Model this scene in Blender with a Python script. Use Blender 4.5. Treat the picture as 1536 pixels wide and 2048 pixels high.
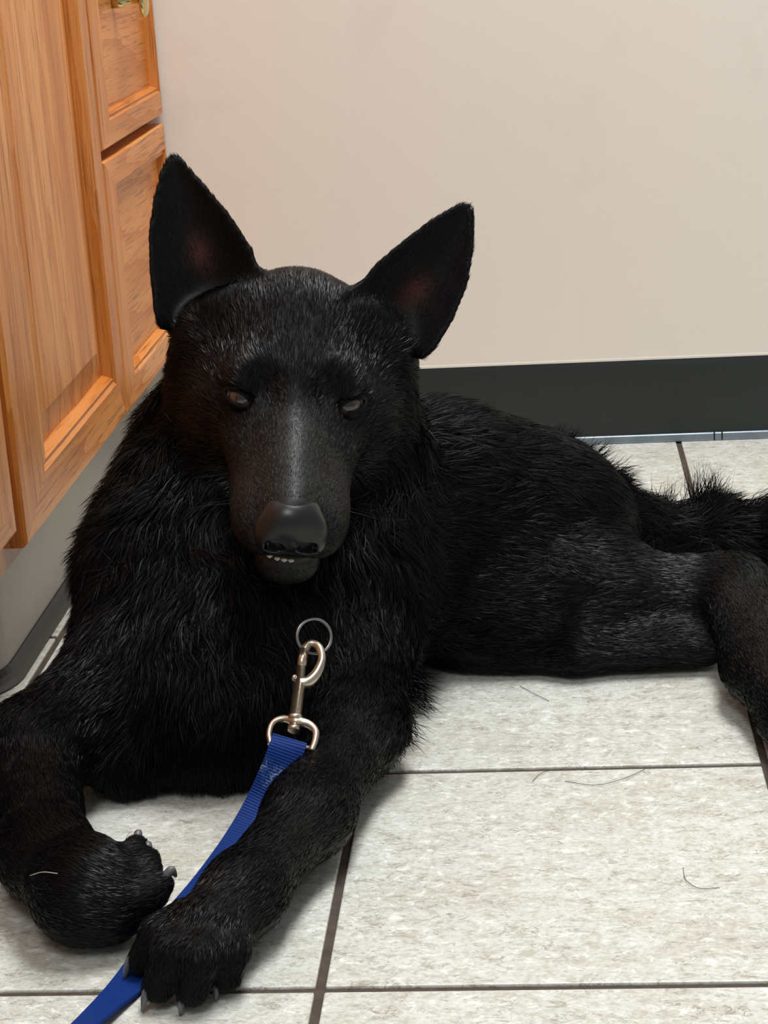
import bpy, bmesh, math, random
import numpy as np
from mathutils import Vector, Matrix

random.seed(7)
rng = np.random.default_rng(11)
for o in list(bpy.data.objects):
    bpy.data.objects.remove(o)
scene = bpy.context.scene
COL = scene.collection

# ------------------------------------------------------------------ camera, world, lights, exposure
cam_data = bpy.data.cameras.new('camera')
cam = bpy.data.objects.new('camera', cam_data)
COL.objects.link(cam)
cam_data.sensor_fit = 'VERTICAL'
cam_data.sensor_height = 24.0
cam_data.lens = 24.0 * 3880.18 / 2048.0
cam_data.clip_start = 0.02
cam.matrix_world = Matrix(((0.995857, 0.033170, 0.084666, 0.149617), (0.070447, 0.307308, -0.948999, -1.036414), (-0.057497, 0.951032, 0.303698, 0.637314), (0.000000, 0.000000, 0.000000, 1.000000)))
scene.camera = cam

world = bpy.data.worlds.new('room_light')
scene.world = world
world.use_nodes = True
world.node_tree.nodes['Background'].inputs[0].default_value = (0.97, 1.0, 1.0, 1)
world.node_tree.nodes['Background'].inputs[1].default_value = 0.29


def area(name, loc, rot, sx, sy, power, color):
    l = bpy.data.lights.new(name, 'AREA')
    l.shape = 'RECTANGLE'
    l.size, l.size_y, l.energy, l.color = sx, sy, power, color
    o = bpy.data.objects.new(name, l)
    o.location, o.rotation_euler = loc, rot
    COL.objects.link(o)
    return o


area('ceiling_panel_light', (0.40, 0.55, 2.5), (0, 0, 0), 0.6, 1.2, 54, (0.98, 1.0, 0.99))
area('ceiling_panel_light.001', (-0.1, -1.6, 2.5), (0, 0, 0), 0.6, 1.2, 27, (0.98, 1.0, 0.99))
vs = scene.view_settings
vs.view_transform = 'Standard'
vs.look = 'None'
vs.gamma = 1.0
vs.use_curve_mapping = False
vs.exposure = 0.0


# ------------------------------------------------------------------ helpers
def srgb(r, g, b):
    def f(c):
        c /= 255.0
        return c / 12.92 if c <= 0.04045 else ((c + 0.055) / 1.055) ** 2.4
    return (f(r), f(g), f(b), 1.0)


class NT:
    """small node-tree writer"""
    def __init__(self, name):
        self.m = bpy.data.materials.new(name)
        self.m.use_nodes = True
        self.t = self.m.node_tree
        self.b = self.t.nodes['Principled BSDF']

    def n(self, typ, **kw):
        nd = self.t.nodes.new(typ)
        for k, v in kw.items():
            setattr(nd, k, v)
        return nd

    def l(self, a, b):
        self.t.links.new(a, b)

    def ramp(self, fac, stops, interp='LINEAR'):
        r = self.n('ShaderNodeValToRGB')
        r.color_ramp.interpolation = interp
        el = r.color_ramp.elements
        while len(el) < len(stops):
            el.new(0.5)
        for e, (p, c) in zip(el, stops):
            e.position, e.color = p, c
        self.l(fac, r.inputs[0])
        return r.outputs[0]

    def noise(self, vec, scale, detail=4, rough=0.55, dist=0.0):
        n = self.n('ShaderNodeTexNoise')
        n.inputs['Scale'].default_value = scale
        n.inputs['Detail'].default_value = detail
        n.inputs['Roughness'].default_value = rough
        n.inputs['Distortion'].default_value = dist
        if vec is not None:
            self.l(vec, n.inputs['Vector'])
        return n.outputs['Fac']

    def mapping(self, vec, scale=(1, 1, 1), loc=(0, 0, 0), rot=(0, 0, 0)):
        m = self.n('ShaderNodeMapping')
        m.inputs['Scale'].default_value = scale
        m.inputs['Location'].default_value = loc
        m.inputs['Rotation'].default_value = rot
        self.l(vec, m.inputs['Vector'])
        return m.outputs[0]

    def mix(self, fac, a, b, blend='MIX'):
        m = self.n('ShaderNodeMix', data_type='RGBA', blend_type=blend)
        for s, v in ((m.inputs[0], fac), (m.inputs[6], a), (m.inputs[7], b)):
            if hasattr(v, 'is_linked'):
                self.l(v, s)
            else:
                s.default_value = v
        return m.outputs[2]

    def math(self, op, a, b=0.0, clamp=False):
        m = self.n('ShaderNodeMath', operation=op, use_clamp=clamp)
        for s, v in ((m.inputs[0], a), (m.inputs[1], b)):
            if hasattr(v, 'is_linked'):
                self.l(v, s)
            else:
                s.default_value = v
        return m.outputs[0]

    def bump(self, h, strength, dist):
        b = self.n('ShaderNodeBump')
        b.inputs['Strength'].default_value = strength
        b.inputs['Distance'].default_value = dist
        self.l(h, b.inputs['Height'])
        self.l(b.outputs[0], self.b.inputs['Normal'])

    def col(self, s):
        self.l(s, self.b.inputs['Base Color'])

    def set(self, **kw):
        for k, v in kw.items():
            self.b.inputs[k.replace('_', ' ')].default_value = v
        return self

    def pos(self):
        return self.n('ShaderNodeNewGeometry').outputs['Position']

    def obj(self):
        return self.n('ShaderNodeTexCoord').outputs['Object']


def link(name, mesh, mat=None, parent=None, smooth=False):
    o = bpy.data.objects.new(name, mesh)
    COL.objects.link(o)
    if mat is not None and not mesh.materials:
        mesh.materials.append(mat)
    if parent is not None:
        o.parent = parent
    if smooth:
        mesh.shade_smooth()
    return o


def mesh_from(name, V, Fc):
    me = bpy.data.meshes.new(name)
    me.from_pydata([tuple(map(float, v)) for v in V], [], [tuple(map(int, f)) for f in Fc])
    me.update()
    return me


def bm_mesh(name, bm):
    bmesh.ops.recalc_face_normals(bm, faces=bm.faces[:])
    me = bpy.data.meshes.new(name)
    bm.to_mesh(me)
    bm.free()
    return me


def box_bm(lo, hi, bevel=0.0, seg=2, bm=None):
    own = bm is None
    if own:
        bm = bmesh.new()
    r = bmesh.ops.create_cube(bm, size=1.0)
    vs_ = r['verts']
    for v in vs_:
        v.co = Vector([lo[i] + (v.co[i] + 0.5) * (hi[i] - lo[i]) for i in range(3)])
    if bevel > 0:
        ed = list({e for v in vs_ for e in v.link_edges})
        bmesh.ops.bevel(bm, geom=ed, offset=bevel, segments=seg, profile=0.5, affect='EDGES')
    return bm


def tube(pts, radii, n=12, caps=True, squash=None):
    """swept round tube; returns bmesh"""
    bm = bmesh.new()
    pts = [Vector(p) for p in pts]
    if not hasattr(radii, '__len__'):
        radii = [radii] * len(pts)
    t0 = (pts[1] - pts[0]).normalized()
    ref = Vector((0, 0, 1)) if abs(t0.z) < 0.9 else Vector((1, 0, 0))
    side = t0.cross(ref).normalized()
    rings = []
    for i, p in enumerate(pts):
        a = pts[max(i - 1, 0)]
        b = pts[min(i + 1, len(pts) - 1)]
        t = (b - a).normalized()
        side = (side - t * side.dot(t)).normalized()
        up_ = t.cross(side)
        rings.append([bm.verts.new(p + (side * math.cos(2 * math.pi * k / n) + up_ * math.sin(2 * math.pi * k / n)) * radii[i]) for k in range(n)])
    for i in range(len(rings) - 1):
        for k in range(n):
            bm.faces.new((rings[i][k], rings[i][(k + 1) % n], rings[i + 1][(k + 1) % n], rings[i + 1][k]))
    if caps:
        bm.faces.new(rings[0][::-1])
        bm.faces.new(rings[-1])
    return bm


def spline(pts, m=8):
    """Catmull-Rom resampling of a list of points of any width"""
    P = np.array(pts, float)
    P = np.vstack([2 * P[0] - P[1], P, 2 * P[-1] - P[-2]])
    out = []
    for i in range(1, len(P) - 2):
        for s in np.linspace(0, 1, m, endpoint=False):
            a, b, c, d = P[i - 1], P[i], P[i + 1], P[i + 2]
            out.append(0.5 * (2 * b + (c - a) * s + (2 * a - 5 * b + 4 * c - d) * s * s + (3 * b - a - 3 * c + d) * s ** 3))
    out.append(P[-2])
    return np.array(out)


def thing(name, label, cat, loc=(0, 0, 0), group=None):
    o = bpy.data.objects.new(name, None)
    o.empty_display_size = 0.05
    COL.objects.link(o)
    o.location = loc
    o['label'] = label
    o['category'] = cat
    if group:
        o['group'] = group
    return o


def tag(o, label, cat, group=None):
    o['label'] = label
    o['category'] = cat
    if group:
        o['group'] = group
    return o


def local(parent, o):
    """parent an object built in world coordinates under a thing that has a location"""
    o.parent = parent
    o.matrix_parent_inverse = Matrix.Translation(-Vector(parent.location))
    return o


# ------------------------------------------------------------------ materials
def mat_tile():
    t = NT('stone_tile')
    info = t.n('ShaderNodeObjectInfo')
    sc = t.n('ShaderNodeVectorMath', operation='SCALE')
    comb = t.n('ShaderNodeCombineXYZ')
    for i, k in enumerate((17.0, 31.0, 7.0)):
        t.l(t.math('MULTIPLY', info.outputs['Random'], k), comb.inputs[i])
    add = t.n('ShaderNodeVectorMath', operation='ADD')
    t.l(t.pos(), add.inputs[0])
    t.l(comb.outputs[0], add.inputs[1])
    v = t.mapping(add.outputs[0], scale=(1.0, 1.45, 1.0))
    big = t.noise(v, 14, 4, 0.6, 0.3)
    mid = t.noise(v, 80, 5, 0.7, 0.4)
    fine = t.noise(v, 230, 4, 0.65, 0.5)
    base = t.ramp(big, [(0.33, srgb(199, 197, 187)), (0.5, srgb(208, 208, 201)), (0.68, srgb(215, 215, 209))])
    base = t.mix(t.math('MULTIPLY', t.ramp(fine, [(0.36, (1, 1, 1, 1)), (0.5, (0, 0, 0, 1))]), 0.65), base, srgb(178, 174, 161))
    base = t.mix(t.math('MULTIPLY', t.ramp(fine, [(0.54, (0, 0, 0, 1)), (0.66, (1, 1, 1, 1))]), 0.6), base, srgb(230, 228, 220))
    base = t.mix(t.math('MULTIPLY', t.ramp(mid, [(0.36, (1, 1, 1, 1)), (0.46, (0, 0, 0, 1))]), 0.75), base, srgb(181, 175, 161))
    base = t.mix(t.math('MULTIPLY', t.ramp(mid, [(0.57, (0, 0, 0, 1)), (0.63, (1, 1, 1, 1))]), 0.85), base, srgb(236, 235, 230))
    # thin worm-like veins
    for sc_, lo_, off, c_ in ((42, 0.52, 3.0, srgb(128, 118, 102)), (80, 0.52, 9.0, srgb(142, 132, 116))):
        vein = t.noise(t.mapping(add.outputs[0], scale=(1.0, 2.4, 1.0), loc=(off, 1, 0)), sc_, 3, 0.6, 0.8)
        vein = t.math('ABSOLUTE', t.math('SUBTRACT', vein, 0.5))
        line_ = t.ramp(vein, [(0.0, (1, 1, 1, 1)), (0.026, (0, 0, 0, 1))])
        gate = t.ramp(t.noise(t.mapping(add.outputs[0], scale=(1.0, 1.5, 1.0), loc=(off * 2, 5, 0)), 55, 2, 0.5), [(lo_, (0, 0, 0, 1)), (lo_ + 0.06, (1, 1, 1, 1))])
        base = t.mix(t.math('MULTIPLY', t.math('MULTIPLY', line_, gate), 0.7), base, c_)
    t.col(base)
    t.set(Roughness=0.38)
    t.b.inputs['Specular IOR Level'].default_value = 0.4
    t.bump(mid, 0.06, 0.001)
    return t.m


def mat_simple(name, c, rough=0.5, metal=0.0, noise=None, spec=0.5):
    t = NT(name)
    t.set(Roughness=rough, Metallic=metal)
    t.b.inputs['Specular IOR Level'].default_value = spec
    if noise:
        sc, amt, c2 = noise
        f = t.noise(t.pos(), sc, 4, 0.6)
        t.col(t.mix(t.ramp(f, [(0.5 - amt, (0, 0, 0, 1)), (0.5 + amt, (1, 1, 1, 1))]), c, c2))
    else:
        t.b.inputs['Base Color'].default_value = c
    return t.m


def mat_wall():
    t = NT('painted_wall')
    p = t.pos()
    f = t.noise(p, 2.2, 3, 0.5)
    c = t.mix(f, srgb(239, 229, 218), srgb(240, 232, 222))
    g = t.noise(p, 11, 5, 0.65, 0.5)
    c = t.mix(t.math('MULTIPLY', t.ramp(g, [(0.58, (0, 0, 0, 1)), (0.75, (1, 1, 1, 1))]), 0.18), c, srgb(212, 198, 184))
    t.col(c)
    t.set(Roughness=0.55)
    t.bump(t.noise(p, 260, 3, 0.5), 0.08, 0.001)
    return t.m


def mat_wood(name, along, seed, tone=0.0):
    """oak, grain running along axis 'y' or 'z'"""
    t = NT(name)
    p = t.pos()
    sc = (1.0, 1.0, 0.07) if along == 'z' else (1.0, 0.07, 1.0)
    v = t.mapping(p, scale=sc, loc=(seed, seed * 0.7, seed * 1.3))
    broad = t.noise(v, 16, 3, 0.5, 0.6)
    rings = t.n('ShaderNodeTexWave', wave_type='BANDS', bands_direction='DIAGONAL', wave_profile='SAW')
    t.l(t.mapping(p, scale=(1.0, 1.0, 0.10) if along == 'z' else (1.0, 0.12, 1.0), loc=(seed, 0, seed)), rings.inputs['Vector'])
    rings.inputs['Scale'].default_value = 14
    rings.inputs['Distortion'].default_value = 7.0
    rings.inputs['Detail'].default_value = 3
    rings.inputs['Detail Scale'].default_value = 2.2
    pores = t.noise(t.mapping(p, scale=(1.0, 1.0, 0.03) if along == 'z' else (1.0, 0.03, 1.0), loc=(seed * 2, 0, 0)), 420, 3, 0.6)
    c = t.ramp(broad, [(0.30, srgb(196, 118, 50)), (0.5, srgb(219, 142, 72)), (0.7, srgb(228, 157, 92))])
    c = t.mix(t.math('MULTIPLY', t.ramp(rings.outputs['Fac'], [(0.55, (0, 0, 0, 1)), (0.98, (1, 1, 1, 1))]), 0.7), c, srgb(186, 100, 18))
    c = t.mix(t.math('MULTIPLY', t.ramp(pores, [(0.32, (1, 1, 1, 1)), (0.47, (0, 0, 0, 1))]), 0.75), c, srgb(120, 62, 24))
    if tone:
        c = t.mix(tone, c, srgb(150, 84, 36))
    t.col(c)
    t.set(Roughness=0.36)
    t.bump(pores, 0.15, 0.0008)
    return t.m


def mat_webbing():
    t = NT('blue_nylon_webbing')
    uv = t.n('ShaderNodeUVMap').outputs[0]
    sep = t.n('ShaderNodeSeparateXYZ')
    t.l(uv, sep.inputs[0])
    rib = t.math('SINE', t.math('MULTIPLY', sep.outputs[1], 2 * math.pi / 0.0021))
    weave = t.math('SINE', t.math('MULTIPLY', sep.outputs[0], 2 * math.pi / 0.0016))
    f = t.math('ADD', t.math('MULTIPLY', rib, 0.35), t.math('MULTIPLY', weave, 0.08))
    c = t.mix(t.math('ADD', t.math('MULTIPLY', f, 0.5), 0.5, True), srgb(4, 28, 82), srgb(10, 60, 144))
    # worn whitish threads
    n1 = t.noise(uv, 260, 4, 0.7, 2.0)
    n2 = t.noise(uv, 55, 2, 0.5)
    d = t.n('ShaderNodeVectorMath', operation='DISTANCE')
    t.l(uv, d.inputs[0])
    d.inputs[1].default_value = (0.014, 0.031, 0)
    near = t.ramp(d.outputs['Value'], [(0.004, (1, 1, 1, 1)), (0.011, (0, 0, 0, 1))])
    d2 = t.n('ShaderNodeVectorMath', operation='DISTANCE')
    t.l(uv, d2.inputs[0])
    d2.inputs[1].default_value = (0.001, 0.024, 0)
    near2 = t.ramp(d2.outputs['Value'], [(0.001, (1, 1, 1, 1)), (0.005, (0, 0, 0, 1))])
    w_ = t.math('MULTIPLY', t.math('MAXIMUM', near, near2), t.ramp(n1, [(0.5, (0, 0, 0, 1)), (0.58, (1, 1, 1, 1))]))
    c = t.mix(t.math('MULTIPLY', w_, 0.8), c, srgb(150, 180, 205))
    t.col(c)
    t.set(Roughness=0.6)
    t.b.inputs['Specular IOR Level'].default_value = 0.2
    t.bump(f, 0.6, 0.0006)
    return t.m


M = {
    'tile': mat_tile(),
    'grout': mat_simple('dark_grout', srgb(62, 52, 47), 0.85, noise=(120, 0.2, srgb(84, 72, 64))),
    'wall': mat_wall(),
    'rubber': mat_simple('black_vinyl', srgb(31, 37, 36), 0.42, noise=(60, 0.3, srgb(35, 41, 40))),
    'caulk': mat_simple('pale_caulk', srgb(196, 190, 180), 0.6),
    'strip': mat_simple('grey_toe_sheen', srgb(128, 141, 152), 0.3, 0.55, noise=(40, 0.3, srgb(150, 162, 170))),  # blue-grey colour stands in for light caught by the glossy cove toe
    'toe': mat_simple('grey_vinyl', srgb(168, 164, 156), 0.45, noise=(30, 0.3, srgb(176, 171, 163))),
    'toedark': mat_simple('dark_vinyl_foot', srgb(48, 49, 48), 0.45),
    'wood_z': mat_wood('oak_upright_grain', 'z', 0.0),
    'wood_z2': mat_wood('oak_panel_grain', 'z', 3.7),
    'wood_y': mat_wood('oak_level_grain', 'y', 1.9),
    'wood_frame': mat_wood('oak_frame_grain', 'z', 5.1, 0.35),
    'brass': mat_simple('pale_brass', srgb(214, 196, 140), 0.22, 1.0),
    'nickel': mat_simple('nickel_plate', srgb(214, 200, 182), 0.3, 1.0, noise=(300, 0.3, srgb(190, 175, 158))),
    'steel': mat_simple('dull_steel', srgb(150, 150, 150), 0.3, 1.0),
    'webbing': mat_webbing(),
    'dark': mat_simple('dark_gap', srgb(26, 18, 13), 0.8),
}

# ------------------------------------------------------------------ floor of separate tiles
PITCH, GAP = 0.305, 0.0062
WALL_Y = 1.197
CAB_X = -0.275
floor_mesh = bm_mesh('floor', box_bm((-1.6, -1.9, -0.06), (2.1, WALL_Y + 0.12, -0.0022)))
floor = link('floor', floor_mesh, M['grout'])
floor['kind'] = 'structure'
s = (PITCH - GAP) / 2
tile_mesh = bm_mesh('tile', box_bm((-s, -s, -0.009), (s, s, 0.0), 0.0012, 2))
tile_mesh.materials.append(M['tile'])
n = 0
for i in range(-4, 6):
    for j in range(-5, 4):
        o = link('tile', tile_mesh, None, floor)
        o.location = ((i + 0.5) * PITCH, (j + 0.5) * PITCH, 0.0)

# ------------------------------------------------------------------ back wall with its vinyl base
wall = link('wall_back', bm_mesh('wall_back', box_bm((-1.6, WALL_Y, -0.002), (2.1, WALL_Y + 0.12, 2.6))), M['wall'])
wall['kind'] = 'structure'


def extrude_profile(prof, x0, x1):
    """closed (y, z) profile swept along x"""
    bm = bmesh.new()
    a = [bm.verts.new((x0, y, z)) for y, z in prof]
    b = [bm.verts.new((x1, y, z)) for y, z in prof]
    k = len(prof)
    for i in range(k):
        bm.faces.new((a[i], a[(i + 1) % k], b[(i + 1) % k], b[i]))
    bm.faces.new(a[::-1])
    bm.faces.new(b)
    return bm


W0 = WALL_Y
base = link('baseboard_back', bm_mesh('baseboard_back', extrude_profile(
    [(W0, 0.0005), (W0 - 0.004, 0.0005), (W0 - 0.004, 0.094), (W0 - 0.003, 0.0985), (W0 - 0.0005, 0.100), (W0, 0.100)], CAB_X - 0.03, 2.1)), M['rubber'])
base['kind'] = 'structure'
link('caulk_line', bm_mesh('caulk_line', extrude_profile(
    [(W0 + 0.001, 0.0995), (W0 - 0.003, 0.0995), (W0 - 0.0022, 0.1015), (W0 + 0.001, 0.1028)], CAB_X - 0.03, 2.1)), M['caulk'], base)
link('toe_sheen_strip', bm_mesh('toe_sheen_strip', extrude_profile(
    [(W0 - 0.003, 0.0006), (W0 - 0.0085, 0.0006), (W0 - 0.0085, 0.002), (W0 - 0.0075, 0.0085), (W0 - 0.006, 0.0095), (W0 - 0.003, 0.0095)], -0.2, 2.1)), M['strip'], base)  # added band: sheen of the curved vinyl toe, built as a pale strip
jm = link('strip_joint', bm_mesh('strip_joint', box_bm((0.346, W0 - 0.0092, 0.001), (0.3475, W0 - 0.005, 0.0099))), M['dark'], base)
j2 = link('strip_joint', jm.data, None, base)
j2.location.x = 0.009


# ------------------------------------------------------------------ oak cabinets along the left
def panel_front(kind, y0, y1, z0, z1, parent, wl=0.05, wr=0.05, wb=0.05, wt=0.05, mats=('wood_z', 'wood_y', 'wood_z2'), raised=True):
    """a framed front (door or drawer): part of a cabinet with stiles, rails and a panel as sub-parts"""
    xo, xi, xb = CAB_X, CAB_X - 0.007, CAB_X - 0.019
    bm = box_bm((xb - 0.001, y0 + 0.012, z0 + 0.012), (xb + 0.004, y1 - 0.012, z1 - 0.012))
    d = local(parent, link(kind, bm_mesh(kind, bm), M[mats[2]]))
    O = [(y0, z0), (y1, z0), (y1, z1), (y0, z1)]
    I = [(y0 + wl, z0 + wb), (y1 - wr, z0 + wb), (y1 - wr, z1 - wt), (y0 + wl, z1 - wt)]
    for nm, a, b, m in (('rail', 0, 1, mats[1]), ('stile', 1, 2, mats[0]), ('rail', 2, 3, mats[1]), ('stile', 3, 0, mats[0])):
        bmm = bmesh.new()
        rows = []
        oa, ob, ia, ib = O[a], O[b], I[a], I[b]
        for f, x in ((0.0, xb), (0.0, xo - 0.003), (0.05, xo), (0.78, xo), (0.84, xo - 0.003), (0.92, xo - 0.002), (1.0, xi - 0.004), (1.0, xb)):
            p = [(q[0] + (w_[0] - q[0]) * f, q[1] + (w_[1] - q[1]) * f) for q, w_ in ((oa, ia), (ob, ib))]
            rows.append([bmm.verts.new((x, p[0][0], p[0][1])), bmm.verts.new((x, p[1][0], p[1][1]))])
        k = len(rows)
        for r in range(k):
            bmm.faces.new((rows[r][0], rows[r][1], rows[(r + 1) % k][1], rows[(r + 1) % k][0]))
        bmm.faces.new([r[0] for r in rows])
        bmm.faces.new([r[1] for r in rows][::-1])
        q = link(nm, bm_mesh(nm, bmm), M[m])
        q.parent = d
    # raised panel: bevelled field
    a0, a1, b0, b1 = y0 + wl - 0.002, y1 - wr + 0.002, z0 + wb - 0.002, z1 - wt + 0.002
    g = min(0.030, (a1 - a0) * 0.2) if raised else 0.006
    bmm = bmesh.new()
    lv = [(xb, 0.0), (xi - 0.006, 0.0), (xi - 0.0015, g), (xi - 0.0005, g + 0.002)] if raised else [(xb, 0.0), (xi - 0.004, 0.0), (xi - 0.0035, g)]
    rings = []
    for x, e in lv:
        rings.append([bmm.verts.new((x, yy, zz)) for yy, zz in ((a0 + e, b0 + e), (a1 - e, b0 + e), (a1 - e, b1 - e), (a0 + e, b1 - e))])
    for r in range(len(rings) - 1):
        for k in range(4):
            bmm.faces.new((rings[r][k], rings[r][(k + 1) % 4], rings[r + 1][(k + 1) % 4], rings[r + 1][k]))
    bmm.faces.new(rings[0][::-1])
    bmm.faces.new(rings[-1])
    q = link('panel', bm_mesh('panel', bmm), M[mats[2]])
    q.parent = d
    return d


FX = CAB_X - 0.0195                                   # front of the face frame
cab1 = thing('base_cabinet', 'honey oak base cabinet with tall raised panel doors beside the dog', 'cabinet', (CAB_X - 0.3, 0.42, 0.128))
cab2 = thing('base_cabinet', 'oak cabinet with drawer and brass knob in the corner against the wall', 'cabinet', (CAB_X - 0.3, 1.03, 0.128))
SPLIT = 0.8565
for c, ya, yb in ((cab1, -0.10, SPLIT), (cab2, SPLIT + 0.0006, WALL_Y - 0.0008)):
    local(c, link('body', bm_mesh('body', box_bm((CAB_X - 0.58, ya, 0.128), (FX - 0.019, yb, 0.86))), M['wood_frame']))
    # face frame: two upright pieces and two level pieces
    mid_ = [(ya, ya + 0.028), (yb - 0.028, yb)]
    for p0, p1 in mid_:
        local(c, link('frame_stile', bm_mesh('frame_stile', box_bm((FX - 0.0195, p0, 0.128), (FX, p1, 0.86), 0.0008, 1)), M['wood_frame']))
    for q0, q1 in ((0.126, 0.165), (0.82, 0.86)):
        local(c, link('frame_rail', bm_mesh('frame_rail', box_bm((FX - 0.0195, ya + 0.028, q0), (FX, yb - 0.028, q1), 0.0008, 1)), M['wood_frame']))
local(cab1, link('frame_stile', bm_mesh('frame_stile', box_bm((FX - 0.0195, 0.40, 0.165), (FX, 0.45, 0.82), 0.0008, 1)), M['wood_frame']))
local(cab2, link('frame_rail', bm_mesh('frame_rail', box_bm((FX - 0.0195, SPLIT + 0.028, 0.38), (FX, WALL_Y - 0.03, 0.42), 0.0008, 1)), M['wood_frame']))
panel_front('door', 0.434, 0.8535, 0.146, 0.84, cab1, 0.104, 0.044, 0.052, 0.06)
panel_front('door', -0.002, 0.416, 0.166, 0.84, cab1, 0.044, 0.104, 0.052, 0.06)
panel_front('drawer', 0.8595, 1.190, 0.4105, 0.60, cab2, 0.060, 0.006, 0.033, 0.033, ('wood_z', 'wood_y', 'wood_y'), False)
panel_front('door', 0.8595, 1.190, 0.146, 0.4005, cab2, 0.060, 0.006, 0.036, 0.036, ('wood_z', 'wood_y', 'wood_y'), False)
dr = [o for o in bpy.data.objects if o.name.startswith('drawer')][0]


def lathe(profile, axis_o, axis_d, n=24):
    """profile of (distance along axis, radius)"""
    d = Vector(axis_d).normalized()
    a = d.orthogonal().normalized()
    b = d.cross(a)
    bm = bmesh.new()
    rings = [[bm.verts.new(Vector(axis_o) + d * t + (a * math.cos(2 * math.pi * k / n) + b * math.sin(2 * math.pi * k / n)) * max(r, 1e-5)) for k in range(n)] for t, r in profile]
    for i in range(len(rings) - 1):
        for k in range(n):
            bm.faces.new((rings[i][k], rings[i][(k + 1) % n], rings[i + 1][(k + 1) % n], rings[i + 1][k]))
    bm.faces.new(rings[0][::-1])
    bm.faces.new(rings[-1])
    return bm


kb = link('knob', bm_mesh('knob', lathe([(-0.011, 0.007), (0.001, 0.007), (0.003, 0.0038), (0.016, 0.0032), (0.019, 0.006), (0.0205, 0.0165), (0.023, 0.0175), (0.0255, 0.015), (0.027, 0.006), (0.0272, 0.0)],
                                        (CAB_X, 1.023, 0.5455), (1, 0, 0))), M['brass'], dr, True)

# toe kick: vinyl base under the cabinets, rounded outer corner, coved dark foot
def toe_path():
    pts = [(CAB_X - 0.050, WALL_Y - 0.001), (CAB_X - 0.050, 0.515)]
    cx, cy, r = CAB_X - 0.050 - 0.06, 0.515, 0.06
    for k in range(1, 13):
        a = (math.pi / 2) * k / 12
        pts.append((cx + r * math.cos(a), cy - r * math.sin(a)))
    pts.append((CAB_X - 0.5, cy - r))
    return pts


def sweep_toe(prof, name, mat, parent=None):
    """prof: closed (outward offset, z)"""
    pts = toe_path()
    bm = bmesh.new()
    rows = []
    for i, p in enumerate(pts):
        a = pts[max(0, i - 1)]
        b = pts[min(len(pts) - 1, i + 1)]
        tx, ty = b[0] - a[0], b[1] - a[1]
        ln = math.hypot(tx, ty)
        nx, ny = -ty / ln, tx / ln
        rows.append([bm.verts.new((p[0] + nx * u, p[1] + ny * u, z)) for u, z in prof])
    k = len(prof)
    for i in range(len(rows) - 1):
        for j in range(k):
            bm.faces.new((rows[i][j], rows[i][(j + 1) % k], rows[i + 1][(j + 1) % k], rows[i + 1][j]))
    bm.faces.new(rows[0])
    bm.faces.new(rows[-1][::-1])
    return link(name, bm_mesh(name, bm), mat, parent, False)


toe = sweep_toe([(-0.02, 0.0005), (0.0, 0.0005), (0.0, 0.04), (-0.0005, 0.127), (-0.02, 0.127)], 'baseboard_left', M['toe'])
toe['kind'] = 'structure'
sweep_toe([(-0.004, 0.0007), (0.012, 0.0007), (0.012, 0.002), (0.007, 0.005), (0.0035, 0.009), (0.0014, 0.015), (-0.004, 0.015)], 'cove_foot', M['toedark'], toe)


# ------------------------------------------------------------------ implicit surfaces -> one continuous mesh
def smin(a, b, k):
    h = np.maximum(k - np.abs(a - b), 0.0) / k
    return np.minimum(a, b) - h * h * k * 0.25


def smax(a, b, k):
    return -smin(-a, -b, k)


def sd_cone(X, Y, Z, a, b, ra, rb):
    a, b = np.asarray(a, np.float32), np.asarray(b, np.float32)
    ab = b - a
    L2 = float(ab @ ab) + 1e-12
    px, py, pz = X - a[0], Y - a[1], Z - a[2]
    t = np.clip((px * ab[0] + py * ab[1] + pz * ab[2]) / L2, 0, 1)
    return np.sqrt((px - ab[0] * t) ** 2 + (py - ab[1] * t) ** 2 + (pz - ab[2] * t) ** 2) - (ra + (rb - ra) * t)


def sd_ell(X, Y, Z, c, r, ax):
    px, py, pz = X - c[0], Y - c[1], Z - c[2]
    u = [px * a[0] + py * a[1] + pz * a[2] for a in ax]
    k0 = np.sqrt(sum((u[i] / r[i]) ** 2 for i in range(3)))
    k1 = np.sqrt(sum((u[i] / (r[i] * r[i])) ** 2 for i in range(3))) + 1e-9
    return k0 * (k0 - 1.0) / k1


def sd_ear(X, Y, Z, e):
    px, py, pz = X - e['base'][0], Y - e['base'][1], Z - e['base'][2]
    A, B, N = e['A'], e['B'], e['N']
    s_ = (px * A[0] + py * A[1] + pz * A[2]) / e['L']
    b = px * B[0] + py * B[1] + pz * B[2]
    n_ = px * N[0] + py * N[1] + pz * N[2]
    sc = np.clip(s_, -0.1, 1.06)
    wl = np.interp(sc, e['s'], e['wl'])
    wr = np.interp(sc, e['s'], e['wr'])
    c = (wr - wl) * 0.5
    hw = (wr + wl) * 0.5
    q = (b - c) / np.maximum(hw, 1e-3)
    curve = e['cup'] * np.clip(q * q, 0, 1.6) * np.interp(sc, [0, 0.5, 1], [1.3, 0.8, 0.15]) - e['cup'] * 0.5
    dn = np.abs(n_ - curve) - np.interp(sc, [0, 0.5, 1.0], [0.0052, 0.0036, 0.0026])
    db = np.abs(b - c) - hw
    ds = np.maximum(-0.12 - s_, s_ - 1.0) * e['L']
    return smax(smax(dn, db * 0.75, 0.004), ds, 0.004)


def sd(p, X, Y, Z):
    if p['t'] == 'c':
        return sd_cone(X, Y, Z, p['a'], p['b'], p['ra'], p['rb'])
    if p['t'] == 'e':
        return sd_ell(X, Y, Z, p['c'], p['r'], p['ax'])
    return sd_ear(X, Y, Z, p)


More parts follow.
